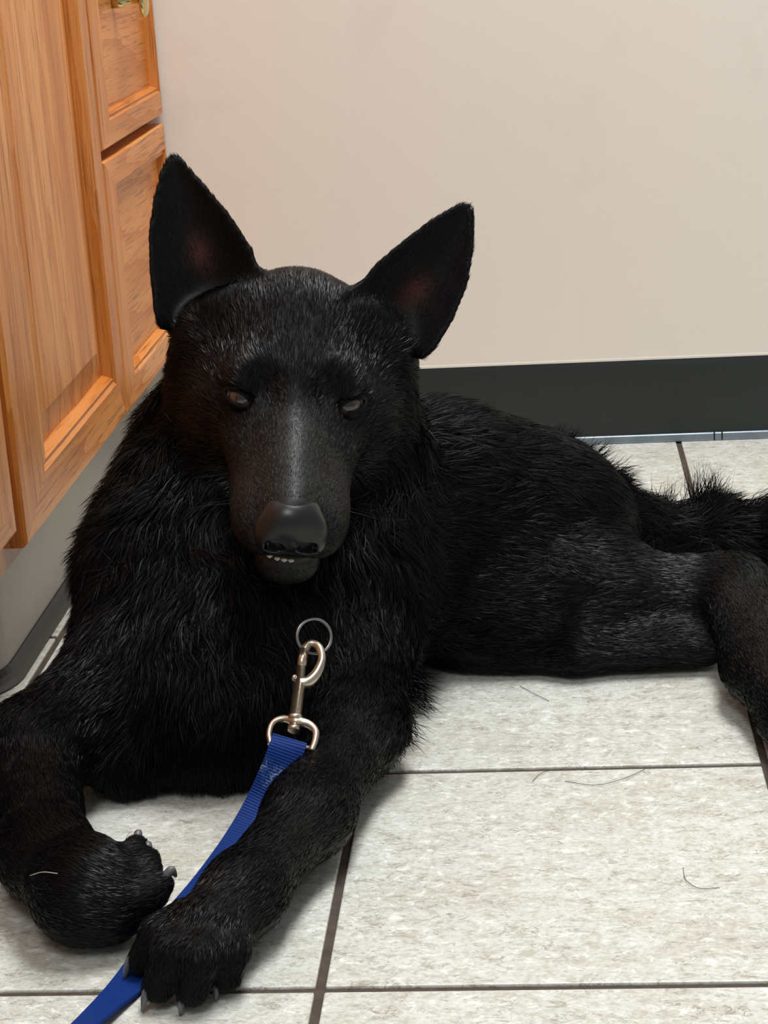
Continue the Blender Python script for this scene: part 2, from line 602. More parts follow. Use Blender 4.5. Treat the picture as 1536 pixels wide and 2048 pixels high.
def bounds(p):
    if p['t'] == 'c':
        a, b = np.array(p['a']), np.array(p['b'])
        r = max(p['ra'], p['rb'])
        return np.minimum(a, b) - r, np.maximum(a, b) + r
    if p['t'] == 'e':
        c = np.array(p['c'])
        r = max(p['r'])
        return c - r, c + r
    a = np.array(p['base'])
    b = a + np.array(p['A']) * p['L']
    return np.minimum(a, b) - 0.06, np.maximum(a, b) + 0.06


def build_field(prims, carves, lo, hi, h, floor_z=None):
    lo, hi = np.array(lo, float), np.array(hi, float)
    dims = np.ceil((hi - lo) / h).astype(int) + 1
    F = np.full(dims, 0.2, np.float32)
    g = [(lo[i] + h * np.arange(dims[i])).astype(np.float32) for i in range(3)]
    for lst, carve in ((prims, False), (carves, True)):
        for p in lst:
            a, b = bounds(p)
            pad = p['k'] + 0.012
            i0 = np.clip(((a - pad - lo) / h).astype(int), 0, dims - 1)
            i1 = np.clip(((b + pad - lo) / h).astype(int) + 2, 1, dims)
            if np.any(i1 <= i0):
                continue
            sl = tuple(slice(i0[i], i1[i]) for i in range(3))
            D = sd(p, g[0][sl[0]][:, None, None], g[1][sl[1]][None, :, None], g[2][sl[2]][None, None, :]).astype(np.float32)
            F[sl] = smax(F[sl], -D, p['k']) if carve else smin(F[sl], D, p['k'])
    if floor_z is not None:
        F = smax(F, (floor_z - g[2])[None, None, :].astype(np.float32) * np.ones_like(F[:, :, :1]), 0.006)
    return F, lo


def surface_nets(F, lo, h):
    S = F < 0
    c = np.zeros(tuple(d - 1 for d in F.shape), np.uint8)
    offs = [(i, j, k) for i in (0, 1) for j in (0, 1) for k in (0, 1)]
    nx, ny, nz = c.shape
    for i, j, k in offs:
        c += S[i:i + nx, j:j + ny, k:k + nz]
    I, J, K = np.nonzero((c > 0) & (c < 8))
    idx = np.full(c.shape, -1, np.int32)
    idx[I, J, K] = np.arange(len(I))
    val = {o: F[I + o[0], J + o[1], K + o[2]] for o in offs}
    acc = np.zeros((len(I), 3))
    cnt = np.zeros(len(I))
    for ax in range(3):
        for o in offs:
            if o[ax]:
                continue
            o2 = list(o)
            o2[ax] = 1
            a, b = val[o], val[tuple(o2)]
            m = (a < 0) != (b < 0)
            t = np.where(m, a / np.where(m, a - b, 1), 0)
            P = np.tile(np.array(o, float), (len(I), 1))
            P[:, ax] = t
            acc[m] += P[m]
            cnt[m] += 1
    V = (np.stack([I, J, K], 1) + acc / cnt[:, None]) * h + lo
    Q = []
    for ax in range(3):
        a1, a2 = (ax + 1) % 3, (ax + 2) % 3
        s0 = [slice(1, -1)] * 3
        s0[ax] = slice(0, -1)
        s1 = list(s0)
        s1[ax] = slice(1, None)
        ch = np.argwhere(S[tuple(s0)] != S[tuple(s1)])
        base_ = np.array([0 if q == ax else 1 for q in range(3)])
        E_ = ch + base_
        sgn = S[E_[:, 0], E_[:, 1], E_[:, 2]]
        def cell(d1, d2):
            q = E_.copy()
            q[:, a1] -= d1
            q[:, a2] -= d2
            return idx[q[:, 0], q[:, 1], q[:, 2]]
        quad = np.stack([cell(1, 1), cell(0, 1), cell(0, 0), cell(1, 0)], 1)
        quad[~sgn] = quad[~sgn][:, ::-1]
        Q.append(quad)
    Q = np.vstack(Q)
    return V, Q[(Q >= 0).all(1)]


def relax(V, Q, it=2, f=0.5):
    e = np.vstack([Q[:, [0, 1]], Q[:, [1, 2]], Q[:, [2, 3]], Q[:, [3, 0]]])
    e = np.vstack([e, e[:, ::-1]])
    deg = np.bincount(e[:, 0], minlength=len(V)).astype(float)[:, None]
    for w_ in [f, -f * 1.03] * it:
        s_ = np.stack([np.bincount(e[:, 0], V[e[:, 1], q], len(V)) for q in range(3)], 1)
        V = V + w_ * (s_ / deg - V)
    return V


def quick_mesh(name, V, Q):
    me = bpy.data.meshes.new(name)
    k = Q.shape[1]
    me.vertices.add(len(V))
    me.vertices.foreach_set('co', V.astype(np.float32).ravel())
    me.loops.add(Q.size)
    me.loops.foreach_set('vertex_index', Q.astype(np.int32).ravel())
    me.polygons.add(len(Q))
    me.polygons.foreach_set('loop_start', (np.arange(len(Q)) * k).astype(np.int32))
    me.update(calc_edges=True)
    me.validate()
    return me


# ------------------------------------------------------------------ the dog
HE = np.array((-0.0382, 0.3750, 0.2806))          # point between the eyes
HR = np.array((0.9794, 0.1408, -0.1450))          # to the dog's left
HF = np.array((0.0778, -0.9249, -0.3721))          # towards the nose
HU = np.array((0.1865, -0.3531, 0.9168))          # towards the crown
HAX = [HR, HF, HU]


def H(x, y, z):
    return HE + 0.01 * (x * HR + y * HF + z * HU)


def HV(x, y, z):
    v = x * HR + y * HF + z * HU
    return v / np.linalg.norm(v)


PR = []


def cone(a, b, ra, rb, k=2.5, fl=1.2, flow=None, lift=0.25, wild=0.15):
    a, b = np.array(a, float), np.array(b, float)
    if flow is None:
        flow = b - a
    flow = np.array(flow, float)
    PR.append(dict(t='c', a=a, b=b, ra=ra * 0.01, rb=rb * 0.01, k=k * 0.01, fl=fl * 0.01, flow=flow / (np.linalg.norm(flow) + 1e-9), lift=lift, wild=wild))


def ell(c, r, k=2.0, fl=0.8, flow=(0, 0, -1), lift=0.2, wild=0.12, ax=HAX):
    flow = np.array(flow, float)
    PR.append(dict(t='e', c=np.array(c, float), r=[q * 0.01 for q in r], ax=ax, k=k * 0.01, fl=fl * 0.01, flow=flow / np.linalg.norm(flow), lift=lift, wild=wild))


WAX = [np.array((1.0, 0, 0)), np.array((0, 1.0, 0)), np.array((0, 0, 1.0))]
BK = np.array((0.75, 0.45, -0.25))       # along the trunk towards the tail
# trunk
ell((0.1299, 0.6450, 0.0736), (7.1, 8.0, 7.3), 4, 3.0, (0.8, 0.2, -0.5), 0.35, 0.45, WAX)          # rump
ell((0.0809, 0.6250, 0.0976), (9.0, 8.8, 8.7), 4, 2.2, BK, 0.25, 0.3, WAX)                           # loin
ell((0.0320, 0.5850, 0.1124), (11.5, 9.6, 10.6), 4, 2.2, BK, 0.25, 0.3, WAX)                           # ribs
ell((-0.0440, 0.5000, 0.1050), (12.0, 10.5, 11.5), 4, 2.4, BK, 0.25, 0.3, WAX)                           # shoulders
# neck and chest
cone((-0.0548, 0.4900, 0.2347), (-0.0983, 0.4500, 0.1373), 8.2, 9.6, 3, 3.2, (-0.1, -0.35, -1), 0.3, 0.5)
cone((-0.1165, 0.4750, 0.2115), (-0.1506, 0.4200, 0.1409), 6.2, 6.6, 3, 3.4, (-0.35, -0.15, -1), 0.38, 0.55)    # ruff on the dog's right
cone((-0.0104, 0.4800, 0.2061), (-0.0193, 0.4300, 0.1245), 5.5, 6.0, 3, 3.2, (0.15, -0.3, -1), 0.35, 0.55)       # ruff on the dog's left
cone((-0.0963, 0.4300, 0.1270), (-0.1064, 0.3450, 0.0500), 8.8, 8.4, 4, 2.8, (0, -0.3, -1), 0.25, 0.4)          # chest front
ell((-0.1009, 0.3700, 0.0647), (10.6, 9.0, 8.8), 4, 2.4, (0, -0.3, -1), 0.2, 0.35, WAX)
ell((-0.0475, 0.4300, 0.0385), (7.0, 9.0, 8.6), 4, 2.0, (0.1, 0.2, -1), 0.2, 0.3, WAX)
cone((-0.1581, 0.3600, 0.0321), (-0.1804, 0.2772, 0.0220), 4.4, 2.2, 4, 2.3, (0, -0.3, -1), 0.15, 0.25)
# right foreleg (bent at the wrist)
SH_R = (-0.1693, 0.4050, 0.1085)
cone(SH_R, (-0.1763, 0.3350, 0.0751), 5.4, 4.4, 3, 2.2, (-0.3, -0.3, -1), 0.25, 0.4)
EL_R = (-0.2361, 0.2405, 0.0500)
cone((-0.1763, 0.3350, 0.0751), EL_R, 4.4, 3.5, 2.5, 1.6, None, 0.22, 0.25)
WR_R = (-0.1938, 0.1111, 0.0360)
cone(EL_R, WR_R, 3.5, 2.8, 2.5, 1.1, None, 0.18, 0.15)
MC_R = (-0.1558, 0.0622, 0.0360)
cone(WR_R, MC_R, 2.9, 3.2, 2, 0.8, None, 0.15, 0.12)
cone(MC_R, (-0.1407, 0.0604, 0.0320), 3.1, 2.7, 2, 0.7, None, 0.15, 0.12)
# left foreleg (stretched forward)
SH_L = (-0.0181, 0.4300, 0.0792)
EL_L = (-0.0001, 0.2958, 0.0430)
cone(SH_L, EL_L, 5.2, 3.4, 3, 1.9, None, 0.25, 0.3)
cone(EL_L, (-0.0218, 0.1634, 0.0370), 3.3, 2.6, 2.5, 0.9, None, 0.18, 0.15)
WR_L = (-0.0518, 0.0585, 0.0350)
cone((-0.0218, 0.1634, 0.0370), WR_L, 2.6, 2.3, 2.5, 1.0, None, 0.15, 0.12)
MC_L = (-0.0685, 0.0191, 0.0310)
cone(WR_L, MC_L, 2.35, 2.5, 2, 0.8, None, 0.15, 0.12)
# hind leg on the near side
HIP = (0.1454, 0.6100, 0.0839)
KNEE = (0.0980, 0.5450, 0.0408)
cone(HIP, KNEE, 8.0, 6.2, 4, 1.8, (0.9, -0.1, -0.2), 0.2, 0.3)
CALF = (0.1824, 0.5400, 0.0493)
HOCK = (0.3029, 0.5300, 0.0551)
cone(KNEE, CALF, 5.9, 4.9, 3.5, 1.7, None, 0.18, 0.3)
cone(CALF, HOCK, 4.6, 2.5, 3, 1.0, None, 0.15, 0.15)
HEEL = (0.3106, 0.5350, 0.0612)
cone((0.2641, 0.5450, 0.0655), HEEL, 1.4, 1.75, 1.2, 0.8, None, 0.15, 0.12)                             # tendon to the heel
MT = (0.3116, 0.4087, 0.0370)
cone(HOCK, MT, 2.8, 2.6, 2.2, 0.8, None, 0.15, 0.12)
PAWH = (0.3304, 0.3351, 0.0300)
cone(MT, PAWH, 2.6, 3.0, 2.2, 0.8, None, 0.15, 0.12)
# the other hind leg beneath
cone((0.0590, 0.5600, 0.0104), (0.1678, 0.4971, 0.0220), 4.0, 2.8, 2.5, 1.2, None, 0.2, 0.2)
cone((0.1678, 0.4971, 0.0220), (0.2725, 0.4973, 0.0220), 2.6, 2.2, 1.2, 1.1, None, 0.2, 0.2)
# tail
TL = [(0.1898, 0.6900, 0.0727), (0.2400, 0.7300, 0.0328), (0.3036, 0.7550, 0.0287), (0.3661, 0.7600, 0.0259), (0.4381, 0.7650, 0.0244), (0.5119, 0.7800, 0.0245)]
for a, b, ra, rb in zip(TL[:-1], TL[1:], (3.6, 2.6, 2.3, 2.2, 1.9), (2.6, 2.3, 2.2, 1.9, 0.9)):
    cone(a, b, ra, rb, 2, 3.6, None, 0.5, 0.55)
# head
BKH = -HF
ell(H(0, -7.4, 0.5), (5.6, 5.0, 5.2), 2, 0.9, HV(0, -1, 0.2), 0.2, 0.15)
ell(H(0, -5.0, -0.9), (6.2, 6.2, 5.4), 2, 0.9, HV(0, -1, 0.2), 0.2, 0.15)                           # cranium
ell(H(0, -1.6, -0.4), (4.9, 4.6, 3.4), 2, 0.7, HV(0, -1, 0.1), 0.15, 0.12)                           # forehead
for sx in (-1, 1):
    ell(H(sx * 2.9, -0.5, 1.0), (2.2, 2.4, 1.5), 1.5, 0.7, HV(sx * 0.5, -1, 0.1), 0.2, 0.12)         # brow
    ell(H(sx * 4.6, -3.8, -4.2), (3.4, 5.2, 4.4), 2.5, 1.2, HV(sx * 0.5, -1, -0.4), 0.2, 0.2)        # cheek
    ell(H(sx * 5.7, -7.0, -5.0), (3.3, 4.2, 5.2), 3, 2.2, HV(sx * 0.8, -0.6, -0.8), 0.35, 0.4)       # cheek ruff
    ell(H(sx * 3.1, 1.8, -3.2), (2.0, 3.2, 2.2), 1.6, 0.6, HV(sx * 0.2, -1, -0.1), 0.12, 0.1)          # under the eye
    ell(H(sx * 2.15, 8.8, -4.3), (2.2, 3.9, 2.35), 1.2, 0.42, HV(sx * 0.3, -1, -0.2), 0.12, 0.1)      # upper lip
    ell(H(sx * 2.5, 4.8, -5.0), (2.0, 4.6, 2.3), 1.2, 0.42, HV(sx * 0.3, -1, -0.2), 0.12, 0.1)        # lip further back
cone(H(0, 1.0, -2.6), H(0, 10.2, -3.4), 3.7, 2.7, 1.5, 0.42, BKH, 0.13, 0.08)                           # muzzle
cone(H(0, 1.0, -0.6), H(0, 11.4, -1.9), 2.0, 1.55, 1.2, 0.36, BKH, 0.12, 0.06)                         # bridge
cone(H(0, 0.0, -7.2), H(0, 9.4, -7.2), 2.9, 2.0, 1.2, 0.35, HV(0, -1, -0.2), 0.12, 0.12)               # lower jaw
ell(H(0, 10.4, -7.75), (2.3, 1.7, 1.5), 1.0, 0.3, HV(0, -0.6, -0.8), 0.12, 0.1)                        # chin
for sx in (-1, 1):
    ell(H(sx * 5.0, -7.4, 1.0), (3.0, 1.9, 3.2), 2, 0.8, HV(sx * 0.3, 0, 1), 0.2, 0.15)               # ear root
    ell(H(sx * 6.9, -7.4, -1.2), (2.4, 2.0, 3.2), 2.5, 1.4, HV(sx * 0.4, 0, -1), 0.25, 0.3)            # below the ear
EARS = [
    dict(t='ear', base=np.array((-0.1082, 0.4413, 0.3427)), A=np.array((-0.1997, 0.1811, 0.9630)), B=np.array((0.9660, 0.2010, 0.1625)), N=np.array((0.1641, -0.9627, 0.2151)), L=0.1158,
         s=[-.1, 0, .25, .5, .75, .9, 1.0, 1.06], wl=np.array([4.3, 4.4, 4.0, 3.45, 2.3, 1.35, 0.6, 0.3]) * .01, wr=np.array([4.0, 4.3, 4.15, 3.2, 1.9, 1.0, 0.55, 0.3]) * .01, cup=0.020),
    dict(t='ear', base=np.array((0.0293, 0.4475, 0.3236)), A=np.array((0.6269, 0.1796, 0.7581)), B=np.array((0.7768, -0.0693, -0.6259)), N=np.array((0.0598, -0.9813, 0.1829)), L=0.1063,
         s=[-.1, 0, .25, .5, .75, .9, 1.0, 1.06], wl=np.array([3.0, 3.2, 3.05, 2.45, 1.7, 1.05, 0.55, 0.3]) * .01, wr=np.array([4.2, 4.5, 4.3, 3.7, 2.45, 1.4, 0.6, 0.3]) * .01, cup=0.020),
]
for e in EARS:
    e.update(k=0.012, fl=0.006, flow=e['A'], lift=0.15, wild=0.1)
    PR.append(e)


# toes: each is a chain of two tapered cones
def toe_chain(p0, p1, p2, r0, r1, r2):
    cone(p0, p1, r0, r1, 0.35, 0.6, None, 0.15, 0.12)
    cone(p1, p2, r1, r2, 0.25, 0.5, None, 0.15, 0.12)


CLAWS = []


def claw_at(k1, k2, r, out=0.013, drop=0.004):
    k1, k2 = np.array(k1, float), np.array(k2, float)
    dv = k2 - k1
    dv[2] *= 0.5
    dv /= np.linalg.norm(dv)
    c0 = k2 + dv * r * 0.008 + np.array((0, 0, r * 0.0065))
    c1 = k2 + dv * (r * 0.01 + out) + np.array((0, 0, -drop))
    c1[2] = max(c1[2], 0.002)
    CLAWS.append((k2, c0, c1))


# stretched paw
for (k0, k1, k2) in (
    ((-0.0838, 0.0348, 0.0300), (-0.0999, 0.0204, 0.0280), (-0.1106, 0.0162, 0.0130)),
    ((-0.0763, 0.0202, 0.0340), (-0.0868, -0.0092, 0.0340), (-0.0956, -0.0171, 0.0140)),
    ((-0.0676, 0.0151, 0.0340), (-0.0687, -0.0167, 0.0340), (-0.0742, -0.0220, 0.0140)),
    ((-0.0583, 0.0236, 0.0300), (-0.0540, 0.0000, 0.0280), (-0.0570, -0.0050, 0.0130)),
):
    toe_chain(k0, k1, k2, 1.4, 1.3, 1.05)
    claw_at(k1, k2, 1.05, 0.0065, 0.003)
# bent paw: toes fold inwards, pads turned up
for (k0, k1, k2) in (
    ((-0.1439, 0.0709, 0.0480), (-0.1298, 0.0792, 0.0480), (-0.1289, 0.0976, 0.0470)),
    ((-0.1364, 0.0581, 0.0440), (-0.1190, 0.0674, 0.0440), (-0.1197, 0.0863, 0.0440)),
    ((-0.1345, 0.0488, 0.0380), (-0.1133, 0.0532, 0.0380), (-0.1064, 0.0561, 0.0420)),
    ((-0.1361, 0.0456, 0.0280), (-0.1204, 0.0569, 0.0260), (-0.1124, 0.0650, 0.0300)),
):
    toe_chain(k0, k1, k2, 1.45, 1.25, 0.9)
    claw_at(k1, k2, 0.9, 0.003, -0.001)
# hind paw (runs out of the picture)
for dx, dz in ((-0.021, .020), (-0.007, .026), (0.008, .026), (0.022, .020)):
    b = np.array(PAWH) + np.array((dx + .012, -0.028, dz - .030))
    t_ = b + np.array((dx * .25, -0.022, -0.010))
    toe_chain(np.array(PAWH) + np.array((dx * .8, 0, dz - .030)), b, t_, 1.4, 1.35, 1.1)
    claw_at(b, t_, 1.1, 0.006)

CV = []


def cut_ell(c, r, k, ax=HAX):
    CV.append(dict(t='e', c=np.array(c, float), r=[q * 0.01 for q in r], ax=ax, k=k * 0.01))


def cut_cone(a, b, ra, rb, k):
    CV.append(dict(t='c', a=np.array(a, float), b=np.array(b, float), ra=ra * 0.01, rb=rb * 0.01, k=k * 0.01))


def body_sd(P):
    X, Y, Z = P[:, 0], P[:, 1], P[:, 2]
    r_ = np.full(len(P), 0.2)
    for p in PR:
        r_ = smin(r_, sd(p, X, Y, Z), p['k'])
    return r_


EYE, EYE_DIR = {}, {}
for sx in (-1, 1):
    fd = HV(sx * 0.26, 0.84, 0.44)
    o0 = H(sx * 3.95, 0.2, -0.3)
    ts = np.linspace(-0.03, 0.03, 241)
    ds = body_sd(o0[None, :] + ts[:, None] * fd[None, :])
    t_s = ts[np.nonzero(ds > 0)[0][0]]
    EYE_DIR[sx] = fd
    EYE[sx] = o0 + fd * (t_s - 0.0150)
for sx in (-1, 1):
    cut_ell(H(sx * 2.5, 2.3, 2.1), (1.3, 1.7, 1.5), 1.2)                           # hollow beside the stop
    cut_ell(EYE[sx] + 0.010 * EYE_DIR[sx], (1.25, 1.3, 0.8), 0.45)          # eye socket
MOUTH = [H(*q) for q in ((-3.3, 8.6, -6.6), (-2.2, 10.9, -6.35), (-0.9, 12.0, -6.25), (0.6, 12.1, -6.35), (2.0, 11.1, -6.5), (3.2, 8.8, -6.7))]
for a, b, r in zip(MOUTH[:-1], MOUTH[1:], (0.12, 0.34, 0.38, 0.3, 0.1)):
    cut_cone(a, b, r, r, 0.25)
cut_cone(H(0, 12.9, -4.0), H(0, 12.2, -5.6), 0.08, 0.08, 0.3)

cut_ell(H(0, 13.2, -3.6), (1.9, 1.2, 0.9), 0.3)                                      # room behind the nostrils
RES = 0.0025
Fld, lo_ = build_field(PR, CV, (-0.36, -0.07, -0.01), (0.60, 0.86, 0.50), RES, 0.0015)
V, Q = surface_nets(Fld, lo_, RES)
V = relax(V, Q, 2, 0.5)

dog = thing('dog', 'black shepherd dog with tall erect ears lying on the tile floor, clipped to a leash', 'dog', (0.0, 0.45, 0.0))
body_me = quick_mesh('body', V, Q)


def mat_fur(name, c, rough, spec):
    t = NT(name)
    f = t.noise(t.pos(), 18, 3, 0.5)
    col_ = t.mix(f, (c[0] * 0.7, c[1] * 0.7, c[2] * 0.75, 1), (c[0] * 1.3, c[1] * 1.25, c[2] * 1.2, 1))
    if name == 'black_skin':
        at_ = t.n('ShaderNodeAttribute', attribute_name='ear_skin')
        col_ = t.mix(at_.outputs['Fac'], col_, (0.045, 0.016, 0.014, 1))
        fa = t.n('ShaderNodeAttribute', attribute_name='muzzle')
        col_ = t.mix(fa.outputs['Fac'], col_, (0.011, 0.010, 0.0095, 1))
        t.l(t.math('ADD', t.math('MULTIPLY', fa.outputs['Fac'], 0.26), spec), t.b.inputs['Specular IOR Level'])
    t.col(col_)
    t.set(Roughness=rough)
    t.b.inputs['Specular IOR Level'].default_value = spec
    return t.m


M['skin'] = mat_fur('black_skin', (0.0035, 0.0035, 0.004), 0.5, 0.10)
M['fur'] = mat_fur('black_fur', (0.0035, 0.0035, 0.004), 0.34, 0.24)
M['fur_long'] = mat_fur('long_black_fur', (0.003, 0.003, 0.0034), 0.42, 0.10)
M['fur_face'] = mat_fur('short_face_fur', (0.005, 0.0048, 0.0048), 0.45, 0.16)
M['nose'] = mat_simple('black_nose_leather', (0.010, 0.010, 0.011, 1), 0.32, 0.0, spec=0.45)
M['claw'] = mat_simple('grey_claw_horn', srgb(92, 94, 96), 0.35)
M['tooth'] = mat_simple('ivory_tooth', srgb(190, 184, 172), 0.3)
M['pad'] = mat_simple('dark_paw_pad', (0.02, 0.018, 0.018, 1), 0.6)

# per-vertex fur attributes blended from the nearest shapes
nv = len(V)
acc_w = np.zeros(nv)
a_len = np.zeros(nv)
a_lift = np.zeros(nv)
a_wild = np.zeros(nv)
a_flow = np.zeros((nv, 3))
Vx, Vy, Vz = V[:, 0], V[:, 1], V[:, 2]
ear_d = np.full(nv, 1.0)
for p in PR:
    d = sd(p, Vx, Vy, Vz)
    w_ = np.exp(-np.clip(np.maximum(d, 0), 0, 0.2) / 0.006) + 1e-12
    acc_w += w_
    a_len += w_ * p['fl']
    a_lift += w_ * p['lift']
    a_wild += w_ * p['wild']
    a_flow += w_[:, None] * p['flow'][None, :]
a_len /= acc_w
a_lift /= acc_w
a_wild /= acc_w
a_flow /= np.linalg.norm(a_flow, axis=1)[:, None] + 1e-9

nrm = np.zeros(nv * 3, np.float32)
body_me.vertices.foreach_get('normal', nrm)
nrm = nrm.reshape(-1, 3).astype(float)
skin_mask = np.zeros(nv, np.float32)
ear_in = np.zeros(nv)
for e, (sc_, bc_) in zip(EARS, ((0.32, 0.002), (0.26, 0.006))):
    rel = V - e['base']
    s_ = rel @ e['A'] / e['L']
    b_ = rel @ e['B']
    inside = (s_ > -0.05) & (s_ < 1) & (np.abs(b_) < 0.05) & (nrm @ e['N'] > 0.2) & (np.abs(rel @ e['N']) < 0.03)
    g = np.exp(-(((s_ - sc_) / 0.13) ** 2 + ((b_ - bc_) / 0.009) ** 2))
    skin_mask = np.maximum(skin_mask, np.where(inside, g, 0)).astype(np.float32)
    ear_in = np.maximum(ear_in, np.where(inside, 1.0, 0.0))
hl = V - HE
hy, hz = hl @ HF, hl @ HU
mz = np.clip((hy - 0.015) / 0.03, 0, 1) * (np.linalg.norm(hl, axis=1) < 0.17) * (hz > -0.105)
m_at = body_me.attributes.new('muzzle', 'FLOAT', 'POINT')
m_at.data.foreach_set('value', mz.astype(np.float32))
at_ = body_me.attributes.new('ear_skin', 'FLOAT', 'POINT')
at_.data.foreach_set('value', skin_mask)
body = local(dog, link('body', body_me, M['skin'], None, True))

# no fur on eyes, nose, mouth
bald = np.zeros(nv)
for c_, r_ in ((EYE[-1] + .006 * HF, 0.015), (EYE[1] + .006 * HF, 0.015), (H(0, 12.6, -2.8), 0.024)):
    bald = np.maximum(bald, np.linalg.norm(V - c_, axis=1) < r_)
for a, b in zip(MOUTH[:-1], MOUTH[1:]):
    bald = np.maximum(bald, sd_cone(Vx, Vy, Vz, a, b, 0.003, 0.003) < 0.0015)
a_len = np.where(ear_in > 0, 0.004, a_len)


TUFTS = [
    # root, direction, length, spread, root scatter, count
    ((0.3010, 0.7500, 0.0593), (0.1, 0.1, 1.0), 0.040, 0.30, 0.010, 260),
    ((0.2646, 0.7400, 0.0563), (0.3, 0.1, 0.8), 0.030, 0.30, 0.012, 160),
    ((0.2352, 0.7200, 0.0638), (0.2, 0.1, 0.8), 0.022, 0.35, 0.008, 120),
    ((0.2038, 0.6700, 0.1124), (0.8, 0.1, 0.1), 0.026, 0.28, 0.010, 300),
    ((0.1835, 0.6600, 0.1304), (0.6, 0.1, 0.5), 0.024, 0.28, 0.010, 300),
    ((0.1591, 0.6500, 0.1484), (0.4, 0.1, 0.8), 0.022, 0.28, 0.009, 260),
    ((0.0301, 0.4215, 0.0200), (0.6, -0.5, -0.25), 0.028, 0.35, 0.010, 260),
    ((0.0241, 0.3571, 0.0200), (0.6, -0.5, -0.3), 0.024, 0.35, 0.010, 200),
    ((-0.2154, 0.4000, 0.1054), (-0.6, 0.0, -0.7), 0.016, 0.25, 0.008, 220),
    ((-0.2186, 0.4100, 0.1423), (-0.7, 0.0, -0.6), 0.016, 0.25, 0.008, 220),
    ((-0.1778, 0.0692, 0.0120), (-0.3, -0.9, -0.1), 0.014, 0.45, 0.003, 60),
    ((-0.1329, 0.1001, 0.0450), (0.3, 0.3, 0.6), 0.012, 0.50, 0.003, 40),
]


